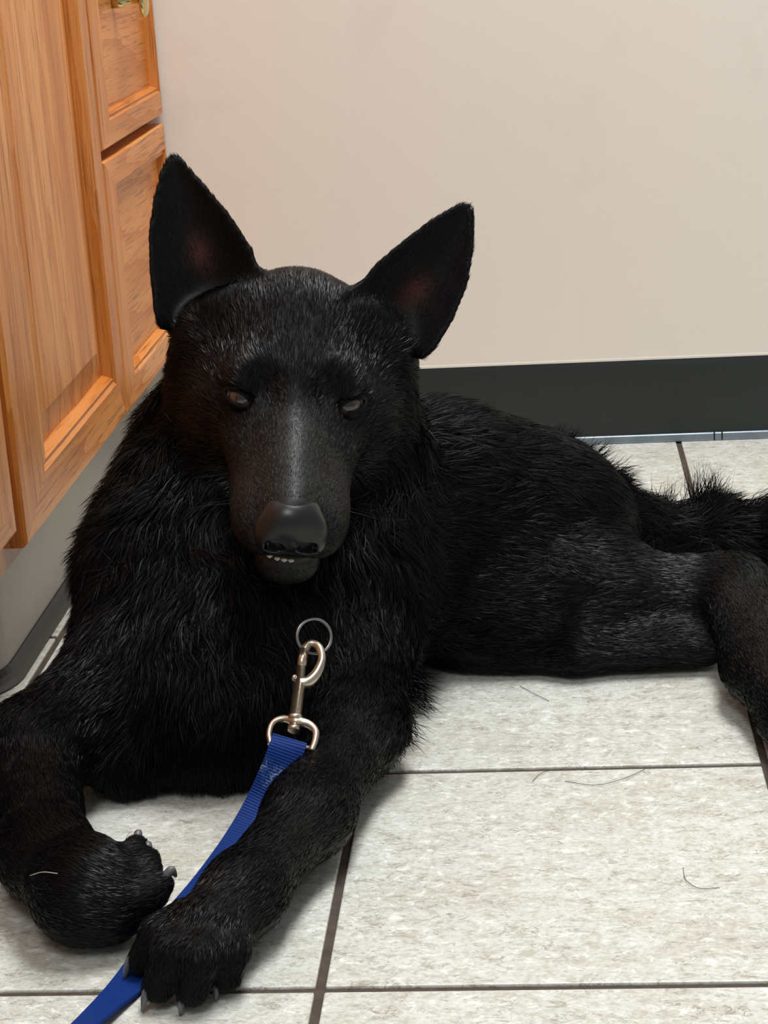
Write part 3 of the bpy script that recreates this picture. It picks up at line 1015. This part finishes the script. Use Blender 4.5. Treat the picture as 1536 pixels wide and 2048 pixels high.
# ---- fur: tapered blades, joined into one mesh
def make_fur(count, name):
    T = np.vstack([Q[:, [0, 1, 2]], Q[:, [0, 2, 3]]])
    A, B, C_ = V[T[:, 0]], V[T[:, 1]], V[T[:, 2]]
    ar = 0.5 * np.linalg.norm(np.cross(B - A, C_ - A), axis=1)
    tl = a_len[T].mean(1)
    den = ar * np.clip(0.012 / np.maximum(tl, 0.004), 0.55, 2.4)
    nz_ = nrm[T].mean(1)
    cen = (A + B + C_) / 3
    den *= np.where((nz_[:, 2] < -0.3) & (cen[:, 2] < 0.03), 0.1, 1.0)
    den *= np.where(nz_[:, 1] > 0.55, 0.4, 1.0)
    den *= np.where(bald[T].max(1) > 0, 0.0, 1.0)
    den *= np.where(cen[:, 2] < 0.004, 0.0, 1.0)
    den *= np.where(ear_in[T].max(1) > 0, 0.5, 1.0)
    den *= np.where(cen[:, 0] > 0.45, 0.25, 1.0)
    den *= 1.0 - 0.85 * skin_mask[T].mean(1)
    ti = rng.choice(len(T), count, p=den / den.sum())
    u_, v_ = rng.random(count), rng.random(count)
    sw = u_ + v_ > 1
    u_[sw], v_[sw] = 1 - u_[sw], 1 - v_[sw]
    w0 = np.stack([1 - u_ - v_, u_, v_], 1)
    tri = T[ti]
    def itp(a):
        return (a[tri] * (w0[..., None] if a.ndim == 2 else w0)).sum(1)
    P = itp(V)
    N = itp(nrm)
    N /= np.linalg.norm(N, axis=1)[:, None]
    fl = itp(a_flow)
    Ln = itp(a_len) * rng.uniform(0.6, 1.15, count)
    lift = itp(a_lift)
    wild = itp(a_wild)
    # clump noise: smooth pseudo-random vectors from position
    def wob(P, f, s0):
        return np.stack([np.sin(P @ np.array([f * 1.1, f * 0.7, -f * 0.9]) + s0) * np.cos(P @ np.array([-f * 0.6, f * 1.3, f * 0.8]) + 1.7 * s0),
                         np.sin(P @ np.array([f * 0.8, -f * 1.2, f * 0.5]) + 2.1 * s0) * np.cos(P @ np.array([f * 0.9, f * 0.4, f * 1.1]) + s0),
                         np.sin(P @ np.array([-f * 0.5, f * 0.9, f * 1.3]) + 0.3 * s0) * np.cos(P @ np.array([f * 1.2, -f * 0.8, f * 0.6]) + 2.4 * s0)], 1)
    fl = fl + wild[:, None] * (1.1 * wob(P, 60, 1.0) + 0.9 * wob(P, 170, 2.0)) + (0.10 + 0.35 * wild[:, None]) * rng.normal(size=(count, 3)) * 0.5
    tg = fl - (fl * N).sum(1)[:, None] * N
    tg /= np.linalg.norm(tg, axis=1)[:, None] + 1e-9
    lf = lift * rng.uniform(0.5, 1.6, count) + 0.25 * wild * (wob(P, 90, 4.0)[:, 0] + 0.3)
    lf = np.clip(lf, 0.03, 1.1)
    d0 = tg * np.cos(lf)[:, None] + N * np.sin(lf)[:, None]
    lf2 = lf * 0.35
    d1 = tg * np.cos(lf2)[:, None] + N * np.sin(lf2)[:, None]
    side = np.cross(d0, N)
    side /= np.linalg.norm(side, axis=1)[:, None] + 1e-9
    ang = rng.normal(0, 0.55, count)
    sd_ = side * np.cos(ang)[:, None] + N * np.sin(ang)[:, None]
    wd = (0.00012 + 0.000010 * (Ln * 1000))[:, None] * rng.uniform(0.7, 1.3, count)[:, None]
    p0 = P - N * 0.0002
    p1 = p0 + d0 * (Ln * 0.5)[:, None]
    p2 = p1 + d1 * (Ln * 0.5)[:, None]
    sets = [(p0, p1, p2, sd_, wd, Ln)]
    # tufts that stand off the outline
    for c_, dr_, ln, spread, cr, k in TUFTS:
        q0 = np.array(c_) + np.clip(rng.normal(size=(k, 3)), -1.3, 1.3) * cr
        dd = np.array(dr_, float) / np.linalg.norm(dr_) + np.clip(rng.normal(size=(k, 3)), -1.5, 1.5) * spread
        dd /= np.linalg.norm(dd, axis=1)[:, None]
        L_ = ln * rng.uniform(0.45, 1.1, k)
        bend = rng.normal(size=(k, 3)) * 0.25 + np.array((0, 0, -0.12))
        q1 = q0 + dd * (L_ * .5)[:, None]
        d2 = dd + bend
        d2 /= np.linalg.norm(d2, axis=1)[:, None]
        q2 = q1 + d2 * (L_ * .5)[:, None]
        sdd = np.cross(dd, np.array((0.2, -1.0, 0.3)))
        sdd /= np.linalg.norm(sdd, axis=1)[:, None]
        sets.append((q0, q1, q2, sdd, np.full((k, 1), 0.00024), L_))
    p0, p1, p2, sd_, wd, Ln = (np.concatenate([s_[i] for s_ in sets]) for i in range(6))
    count = len(p0)
    p2[:, 2] = np.maximum(p2[:, 2], 0.001)
    p1[:, 2] = np.maximum(p1[:, 2], 0.001)
    VV = np.stack([p0 - sd_ * wd, p0 + sd_ * wd, p1 - sd_ * wd * 0.8, p1 + sd_ * wd * 0.8, p2], 1).reshape(-1, 3)
    o_ = (np.arange(count) * 5)[:, None]
    T1 = np.concatenate([o_ + np.array([[0, 1, 3]]), o_ + np.array([[0, 3, 2]]), o_ + np.array([[2, 3, 4]])], 0)
    me = quick_mesh_tri(name, VV, T1)
    me.materials.append(M['fur'])
    me.materials.append(M['fur_long'])
    me.materials.append(M['fur_face'])
    me.polygons.foreach_set('material_index', np.tile(np.where(Ln > 0.0135, 1, np.where(Ln < 0.0062, 2, 0)).astype(np.int32), 3))
    return me


def quick_mesh_tri(name, VV, T1):
    me = bpy.data.meshes.new(name)
    me.vertices.add(len(VV))
    me.vertices.foreach_set('co', VV.astype(np.float32).ravel())
    me.loops.add(T1.size)
    me.loops.foreach_set('vertex_index', T1.astype(np.int32).ravel())
    me.polygons.add(len(T1))
    me.polygons.foreach_set('loop_start', (np.arange(len(T1)) * 3).astype(np.int32))
    me.update(calc_edges=True)
    return me


fur = local(dog, link('fur', make_fur(500000, 'fur'), M['fur'], None, True))
fur['kind'] = 'stuff'
fur['label'] = 'black fur coat, short on the face and legs, long on neck and tail'


# ---- eyes, lids, nose, teeth, claws
def mat_eye():
    t = NT('brown_eye')
    o_ = t.obj()
    sep = t.n('ShaderNodeSeparateXYZ')
    t.l(o_, sep.inputs[0])
    r_ = t.math('SQRT', t.math('ADD', t.math('POWER', sep.outputs[0], 2.0), t.math('POWER', sep.outputs[1], 2.0)))
    c = t.ramp(t.math('MULTIPLY', r_, 80.0), [(0.0, (0.002, 0.002, 0.002, 1)), (0.30, (0.002, 0.002, 0.002, 1)), (0.38, (0.07, 0.045, 0.034, 1)), (0.66, (0.09, 0.06, 0.05, 1)), (0.74, (0.02, 0.014, 0.012, 1)), (0.84, (0.26, 0.21, 0.20, 1))])  # brown iris, paled so its colour holds a pinkish-grey reflection
    t.col(c)
    t.set(Roughness=0.12)
    t.b.inputs['Coat Weight'].default_value = 1.0
    t.b.inputs['Coat Roughness'].default_value = 0.03
    return t.m


M['eye'] = mat_eye()


def basis(d, up_):
    d = Vector(d).normalized()
    x = Vector(up_).cross(d).normalized()
    y = d.cross(x)
    return Matrix((x, y, d)).transposed()


for sx in (-1, 1):
    bm = bmesh.new()
    bmesh.ops.create_uvsphere(bm, u_segments=32, v_segments=20, radius=0.0136)
    e = link('eye', bm_mesh('eye', bm), M['eye'], None, True)
    look = HV(sx * 0.10, 0.86, 0.42)
    e.matrix_world = Matrix.Translation(EYE[sx]) @ basis(look, HU).to_4x4()
    e.parent = dog
    e.matrix_parent_inverse = Matrix.Translation(-Vector(dog.location))
    # eyelids: a thin shell with an almond opening
    fwd_ = EYE_DIR[sx]
    lat = HV(1, sx * -0.22, -0.06 * sx)
    lat = lat - fwd_ * (lat @ fwd_)
    lat /= np.linalg.norm(lat)
    vert = np.cross(lat, fwd_)
    if vert @ HU < 0:
        vert = -vert
    h_ = 0.0006
    R_ = 0.0186
    gg = np.arange(-R_, R_ + h_, h_)
    X, Y, Z = np.meshgrid(gg, gg, gg, indexing='ij')      # X lateral, Y vertical, Z forward
    rr = np.sqrt(X * X + Y * Y + Z * Z)
    shell = np.abs(rr - 0.0147) - 0.0012
    tilt = -0.34 * sx
    Xt, Yt = X * np.cos(tilt) - Y * np.sin(tilt), X * np.sin(tilt) + Y * np.cos(tilt)
    up_c = np.sqrt(Xt ** 2 + (Yt + 0.0128) ** 2) - 0.0180
    dn_c = np.sqrt(Xt ** 2 + (Yt - 0.0124) ** 2) - 0.0180
    almond = np.maximum(up_c, dn_c)
    rim = np.maximum(np.abs(almond) - 0.0010, np.abs(rr - 0.0151) - 0.0013)
    Fl = smax(shell, -almond, 0.0012)
    Fl = smin(Fl, rim, 0.0012)
    Fl = smax(Fl, almond - 0.0046, 0.002)
    Fl = np.maximum(Fl, -(Z - 0.002))
    v3, q3 = surface_nets(Fl.astype(np.float32), np.array([-R_] * 3), h_)
    v3 = relax(v3, q3, 2)
    Wv = EYE[sx] + v3[:, [0]] * lat + v3[:, [1]] * vert + v3[:, [2]] * fwd_
    if np.cross(lat, vert) @ fwd_ < 0:
        q3 = q3[:, ::-1]
    local(dog, link('eyelid', quick_mesh('eyelid', Wv, q3), M['skin'], None, True))

# nose
NP, NC = [], []
def nell(l, c, r, k, ax=None):
    l.append(dict(t='e', c=np.array(c, float) * .01, r=[q * .01 for q in r], ax=ax or WAX, k=k * .01))
nell(NP, (0, 12.2, -2.85), (2.55, 1.6, 1.95), .5)
nell(NP, (0, 11.4, -1.75), (1.9, 1.7, 1.2), .6)
for sx in (-1, 1):
    nell(NP, (sx * 1.4, 12.55, -3.5), (1.2, 1.2, 1.25), .5)
    NC.append(dict(t='e', c=np.array((sx * 1.15, 13.85, -3.6)) * .01, r=[.0082, .0110, .0058], ax=[np.array((.87, 0, .5 * sx)), np.array((0., 1, 0)), np.array((-.5 * sx, 0, .87))], k=.0015))
    NC.append(dict(t='c', a=np.array((sx * 1.6, 13.5, -3.7)) * .01, b=np.array((sx * 2.6, 12.5, -4.2)) * .01, ra=.0022, rb=.0014, k=.0012))
NC.append(dict(t='c', a=np.array((0, 13.9, -3.0)) * .01, b=np.array((0, 13.4, -4.8)) * .01, ra=.0009, rb=.0012, k=.003))
nf, nlo = build_field(NP, NC, (-.034, .09, -.058), (.034, .145, -.002), .0008)
v3, q3 = surface_nets(nf, nlo, .0008)
v3 = relax(v3, q3, 2)
Wv = HE + v3[:, [0]] * HR + v3[:, [1]] * HF + v3[:, [2]] * HU
if np.cross(HR, HF) @ HU < 0:
    q3 = q3[:, ::-1]
local(dog, link('nose', quick_mesh('nose', Wv, q3), M['nose'], None, True))

# small front teeth showing in the parted lips
for k_, (x, y, z, hh) in enumerate(((-1.95, 11.25, -6.12, .30), (-1.35, 11.72, -6.10, .26), (-.8, 12.0, -6.08, .24), (-.3, 12.1, -6.08, .24), (.2, 12.1, -6.10, .22))):
    bm = bmesh.new()
    bmesh.ops.create_uvsphere(bm, u_segments=10, v_segments=8, radius=1.0)
    for v in bm.verts:
        f = 1.0 - 0.25 * (v.co.z < 0)
        v.co = Vector(H(x + v.co.x * .25 * f, y + v.co.y * .13, z + 0.05 + v.co.z * hh * .72))
    local(dog, link('tooth', bm_mesh('tooth', bm), M['tooth'], None, True))

for root, c0, c1 in CLAWS:
    root, c0, c1 = (np.array(q, float) for q in (root, c0, c1))
    midp = (c0 + c1) / 2 + np.array((0, 0, 0.0035))
    pts = spline([root * 0.4 + c0 * 0.6, c0, midp, c1], 4)
    rad = np.interp(np.linspace(0, 1, len(pts)), [0, .35, .75, 1], [.0032, .0031, .0025, .0010])
    local(dog, link('claw', bm_mesh('claw', tube(pts, rad, 10)), M['claw'], None, True))

# a few whiskers
for (x, y, z), (dx, dy, dz), ln in (((-3.6, 8.5, -3.9), (-1, .25, .1), 4.2), ((-3.7, 7.4, -4.4), (-1, 0, -.25), 4.5), ((3.6, 8.4, -4.0), (1, .2, 0), 4.6), ((3.7, 7.2, -4.6), (1, 0, -.2), 4.4), ((-3.2, 9.5, -4.6), (-1, .5, -.5), 3.4), ((3.2, 9.4, -4.8), (1, .5, -.5), 3.4)):
    q = [np.array((x, y, z)) + np.array((dx, dy, dz)) * t * ln + np.array((0, 0, -0.5)) * t * t for t in np.linspace(0, 1, 6)]
    local(dog, link('whisker', bm_mesh('whisker', tube([H(*a) for a in q], np.linspace(.00022, .00006, 6), 5)), M['fur'], None, True))

# ------------------------------------------------------------------ ring, clasp and leash
RING_C = np.array((-0.0249, 0.2815, 0.1216))
RING_N = np.array((0.35, -0.85, 0.42))
RING_N /= np.linalg.norm(RING_N)
ra_ = np.cross(RING_N, (0, 0, 1.0))
ra_ /= np.linalg.norm(ra_)
rb_ = np.cross(ra_, RING_N)
bm = bmesh.new()
nm_, nn = 48, 10
rings = []
for i in range(nm_):
    a = 2 * math.pi * i / nm_
    e1 = ra_ * math.cos(a) + rb_ * math.sin(a)
    c_ = RING_C + e1 * 0.0128
    rings.append([bm.verts.new(Vector(c_ + e1 * 0.00135 * math.cos(2 * math.pi * k / nn) + RING_N * 0.00135 * math.sin(2 * math.pi * k / nn))) for k in range(nn)])
for i in range(nm_):
    for k in range(nn):
        bm.faces.new((rings[i][k], rings[i][(k + 1) % nn], rings[(i + 1) % nm_][(k + 1) % nn], rings[(i + 1) % nm_][k]))
ring = link('collar_ring', bm_mesh('collar_ring', bm), M['steel'], None, True)
tag(ring, 'thin round steel collar ring at the dog\'s chest, holding the clasp', 'ring')

leash = thing('leash', 'blue nylon dog leash with nickel snap clasp running under the front paw', 'leash', (-0.0966, 0.1198, 0.0000))


def lpart(name, bm, mat, smooth=True, parent=None):
    o = link(name, bm_mesh(name, bm), mat, None, smooth)
    if parent is None:
        local(leash, o)
    else:
        o.parent = parent
    return o


# clasp
A0 = np.array((-0.0350, 0.2259, 0.0831))
A1 = np.array((-0.0319, 0.2708, 0.1155))
barrel = lpart('clasp_barrel', lathe([(-.004, .0046), (-.004, .0056), (-.0005, .0056), (0.0, .0043), (.029, .0042), (.0295, .0034), (.0405, .0033), (.041, .0026), (.0415, .0026), (.042, .0036), (np.linalg.norm(A1 - A0), .0036)], A0, A1 - A0, 20), M['nickel'])
hook_px = spline([(-0.0331, 0.2484, 0.0989), (-0.0274, 0.2491, 0.0993), (-0.0219, 0.2545, 0.1031), (-0.0183, 0.2633, 0.1095), (-0.0194, 0.2705, 0.1148), (-0.0230, 0.2746, 0.1180), (-0.0274, 0.2752, 0.1187), (-0.0305, 0.2722, 0.1164), (-0.0318, 0.2688, 0.1139)], 6)
hr = np.interp(np.linspace(0, 1, len(hook_px)), [0, .2, .4, .7, 1], [.0050, .0042, .0030, .0030, .0034])
lpart('clasp_hook', tube(hook_px, hr, 12), M['nickel'], True, None)
lpart('thumb_stud', lathe([(-.004, .0015), (.001, .0016), (.0015, .0028), (.0035, .0028), (.0042, .0012)], (-0.0351, 0.2511, 0.1010), np.array((-0.0407, 0.2531, 0.1026)) - np.array((-0.0351, 0.2511, 0.1010)), 12), M['nickel'])
lpart('swivel_pin', lathe([(0.0, .0038), (.0060, .0038), (.0062, .0046), (.0092, .0046), (.0095, .0030)], A0 - (A1 - A0) / np.linalg.norm(A1 - A0) * .003, A0 - A1, 18), M['nickel'])
loop = spline([(-0.0515, 0.2069, 0.0704), (-0.0531, 0.2137, 0.0751), (-0.0508, 0.2212, 0.0802), (-0.0438, 0.2242, 0.0821), (-0.0347, 0.2222, 0.0805), (-0.0261, 0.2208, 0.0793), (-0.0201, 0.2157, 0.0756), (-0.0200, 0.2089, 0.0710), (-0.0221, 0.2021, 0.0665)], 6)
lr = np.interp(np.linspace(0, 1, len(loop)), [0, .25, .42, .5, .58, .75, 1], [.0021, .0023, .0028, .0046, .0034, .0026, .0024])
lp = lpart('swivel_loop', tube(loop, lr, 12), M['nickel'])
lpart('cross_bar', tube([(-0.0535, 0.2115, 0.0699), (-0.0382, 0.2105, 0.0677), (-0.0208, 0.2065, 0.0660)], .0018, 10), M['nickel'])

# webbing
mid_pts = [(-0.0376, 0.2085, 0.0736), (-0.0401, 0.2025, 0.0675), (-0.0464, 0.1960, 0.0534), (-0.0565, 0.1860, 0.0353), (-0.0688, 0.1650, 0.0211), (-0.0821, 0.1380, 0.0107), (-0.0951, 0.1119, 0.0025), (-0.1076, 0.0638, 0.0022), (-0.1190, 0.0084, 0.0022), (-0.1301, -0.0242, 0.0030), (-0.1436, -0.0645, 0.0060), (-0.1530, -0.1273, 0.0200)]
wid = [(1, .12, -.10), (1, .12, -.12), (1, .05, -.12), (.95, -.1, -.1), (.9, -.3, -.05), (.88, -.42, 0), (.85, -.5, 0), (.85, -.5, 0), (.8, -.55, .05), (.75, -.55, .25), (.7, -.5, .35), (.7, -.5, .3)]
ctr = spline(mid_pts, 10)
wv = spline(wid, 10)
d_ = np.gradient(ctr, axis=0)
d_ /= np.linalg.norm(d_, axis=1)[:, None]
wv -= d_ * (wv * d_).sum(1)[:, None]
wv /= np.linalg.norm(wv, axis=1)[:, None]
nb = np.cross(wv, d_)
arc = np.concatenate([[0], np.cumsum(np.linalg.norm(np.diff(ctr, axis=0), axis=1))])
HWID, TH = 0.0126, 0.0009
bm = bmesh.new()
uvl = bm.loops.layers.uv.new('UVMap')
rows = []
prof = [(-1, -1), (-.5, -1), (0, -1), (.5, -1), (1, -1), (1, 1), (.5, 1), (0, 1), (-.5, 1), (-1, 1)]
for i in range(len(ctr)):
    rows.append([bm.verts.new(Vector(ctr[i] + wv[i] * HWID * a + nb[i] * TH * b)) for a, b in prof])
for i in range(len(ctr) - 1):
    for k in range(10):
        q = (k + 1) % 10
        f = bm.faces.new((rows[i][k], rows[i][q], rows[i + 1][q], rows[i + 1][k]))
        for lp_, (kk, ii) in zip(f.loops, ((k, i), (q, i), (q, i + 1), (k, i + 1))):
            lp_[uvl].uv = ((prof[kk][0] + 1) * HWID, arc[ii])
bm.faces.new(rows[0][::-1])
bm.faces.new(rows[-1])
web = lpart('webbing', bm, M['webbing'], False)

# ------------------------------------------------------------------ loose hairs on the floor
M['hair'] = mat_simple('loose_dark_hair', srgb(70, 62, 54), 0.5)
M['hair_pale'] = mat_simple('loose_pale_hair', srgb(190, 188, 180), 0.5)
for pts, lab in (
    ([(0.1307, 0.2831, 0.0006), (0.1383, 0.2956, 0.0014), (0.1534, 0.3022, 0.0008)], 'short loose dark hair crossing the grout joint beside a longer hair'),
    ([(0.1549, 0.2819, 0.0006), (0.1768, 0.2729, 0.0012), (0.1974, 0.2812, 0.0016), (0.2150, 0.2991, 0.0008)], 'long loose dark hair arched along the edge of a floor tile'),
    ([(0.2317, 0.1453, 0.0006), (0.2323, 0.1269, 0.0012), (0.2405, 0.1148, 0.0014), (0.2537, 0.1171, 0.0006)], 'loose dark hair bent like a hook in the middle of a tile'),
    ([(0.1207, 0.4644, 0.0006), (0.1332, 0.4453, 0.0012), (0.1445, 0.4315, 0.0006)], 'loose dark hair on the tile in front of the dog\'s belly'),
):
    q = spline(pts, 8)
    o = link('loose_hair', bm_mesh('loose_hair', tube(q, 0.00022, 5)), M['hair'], None, True)
    tag(o, lab, 'hair', 'loose hairs on the floor')
q = spline([(-0.1862, 0.0460, 0.0565), (-0.1745, 0.0350, 0.0647), (-0.1636, 0.0300, 0.0662)], 8)
o = link('loose_hair', bm_mesh('loose_hair', tube(q, 0.00026, 5)), M['hair_pale'], None, True)
tag(o, 'pale loose hair lying across the dog\'s bent foreleg', 'hair')
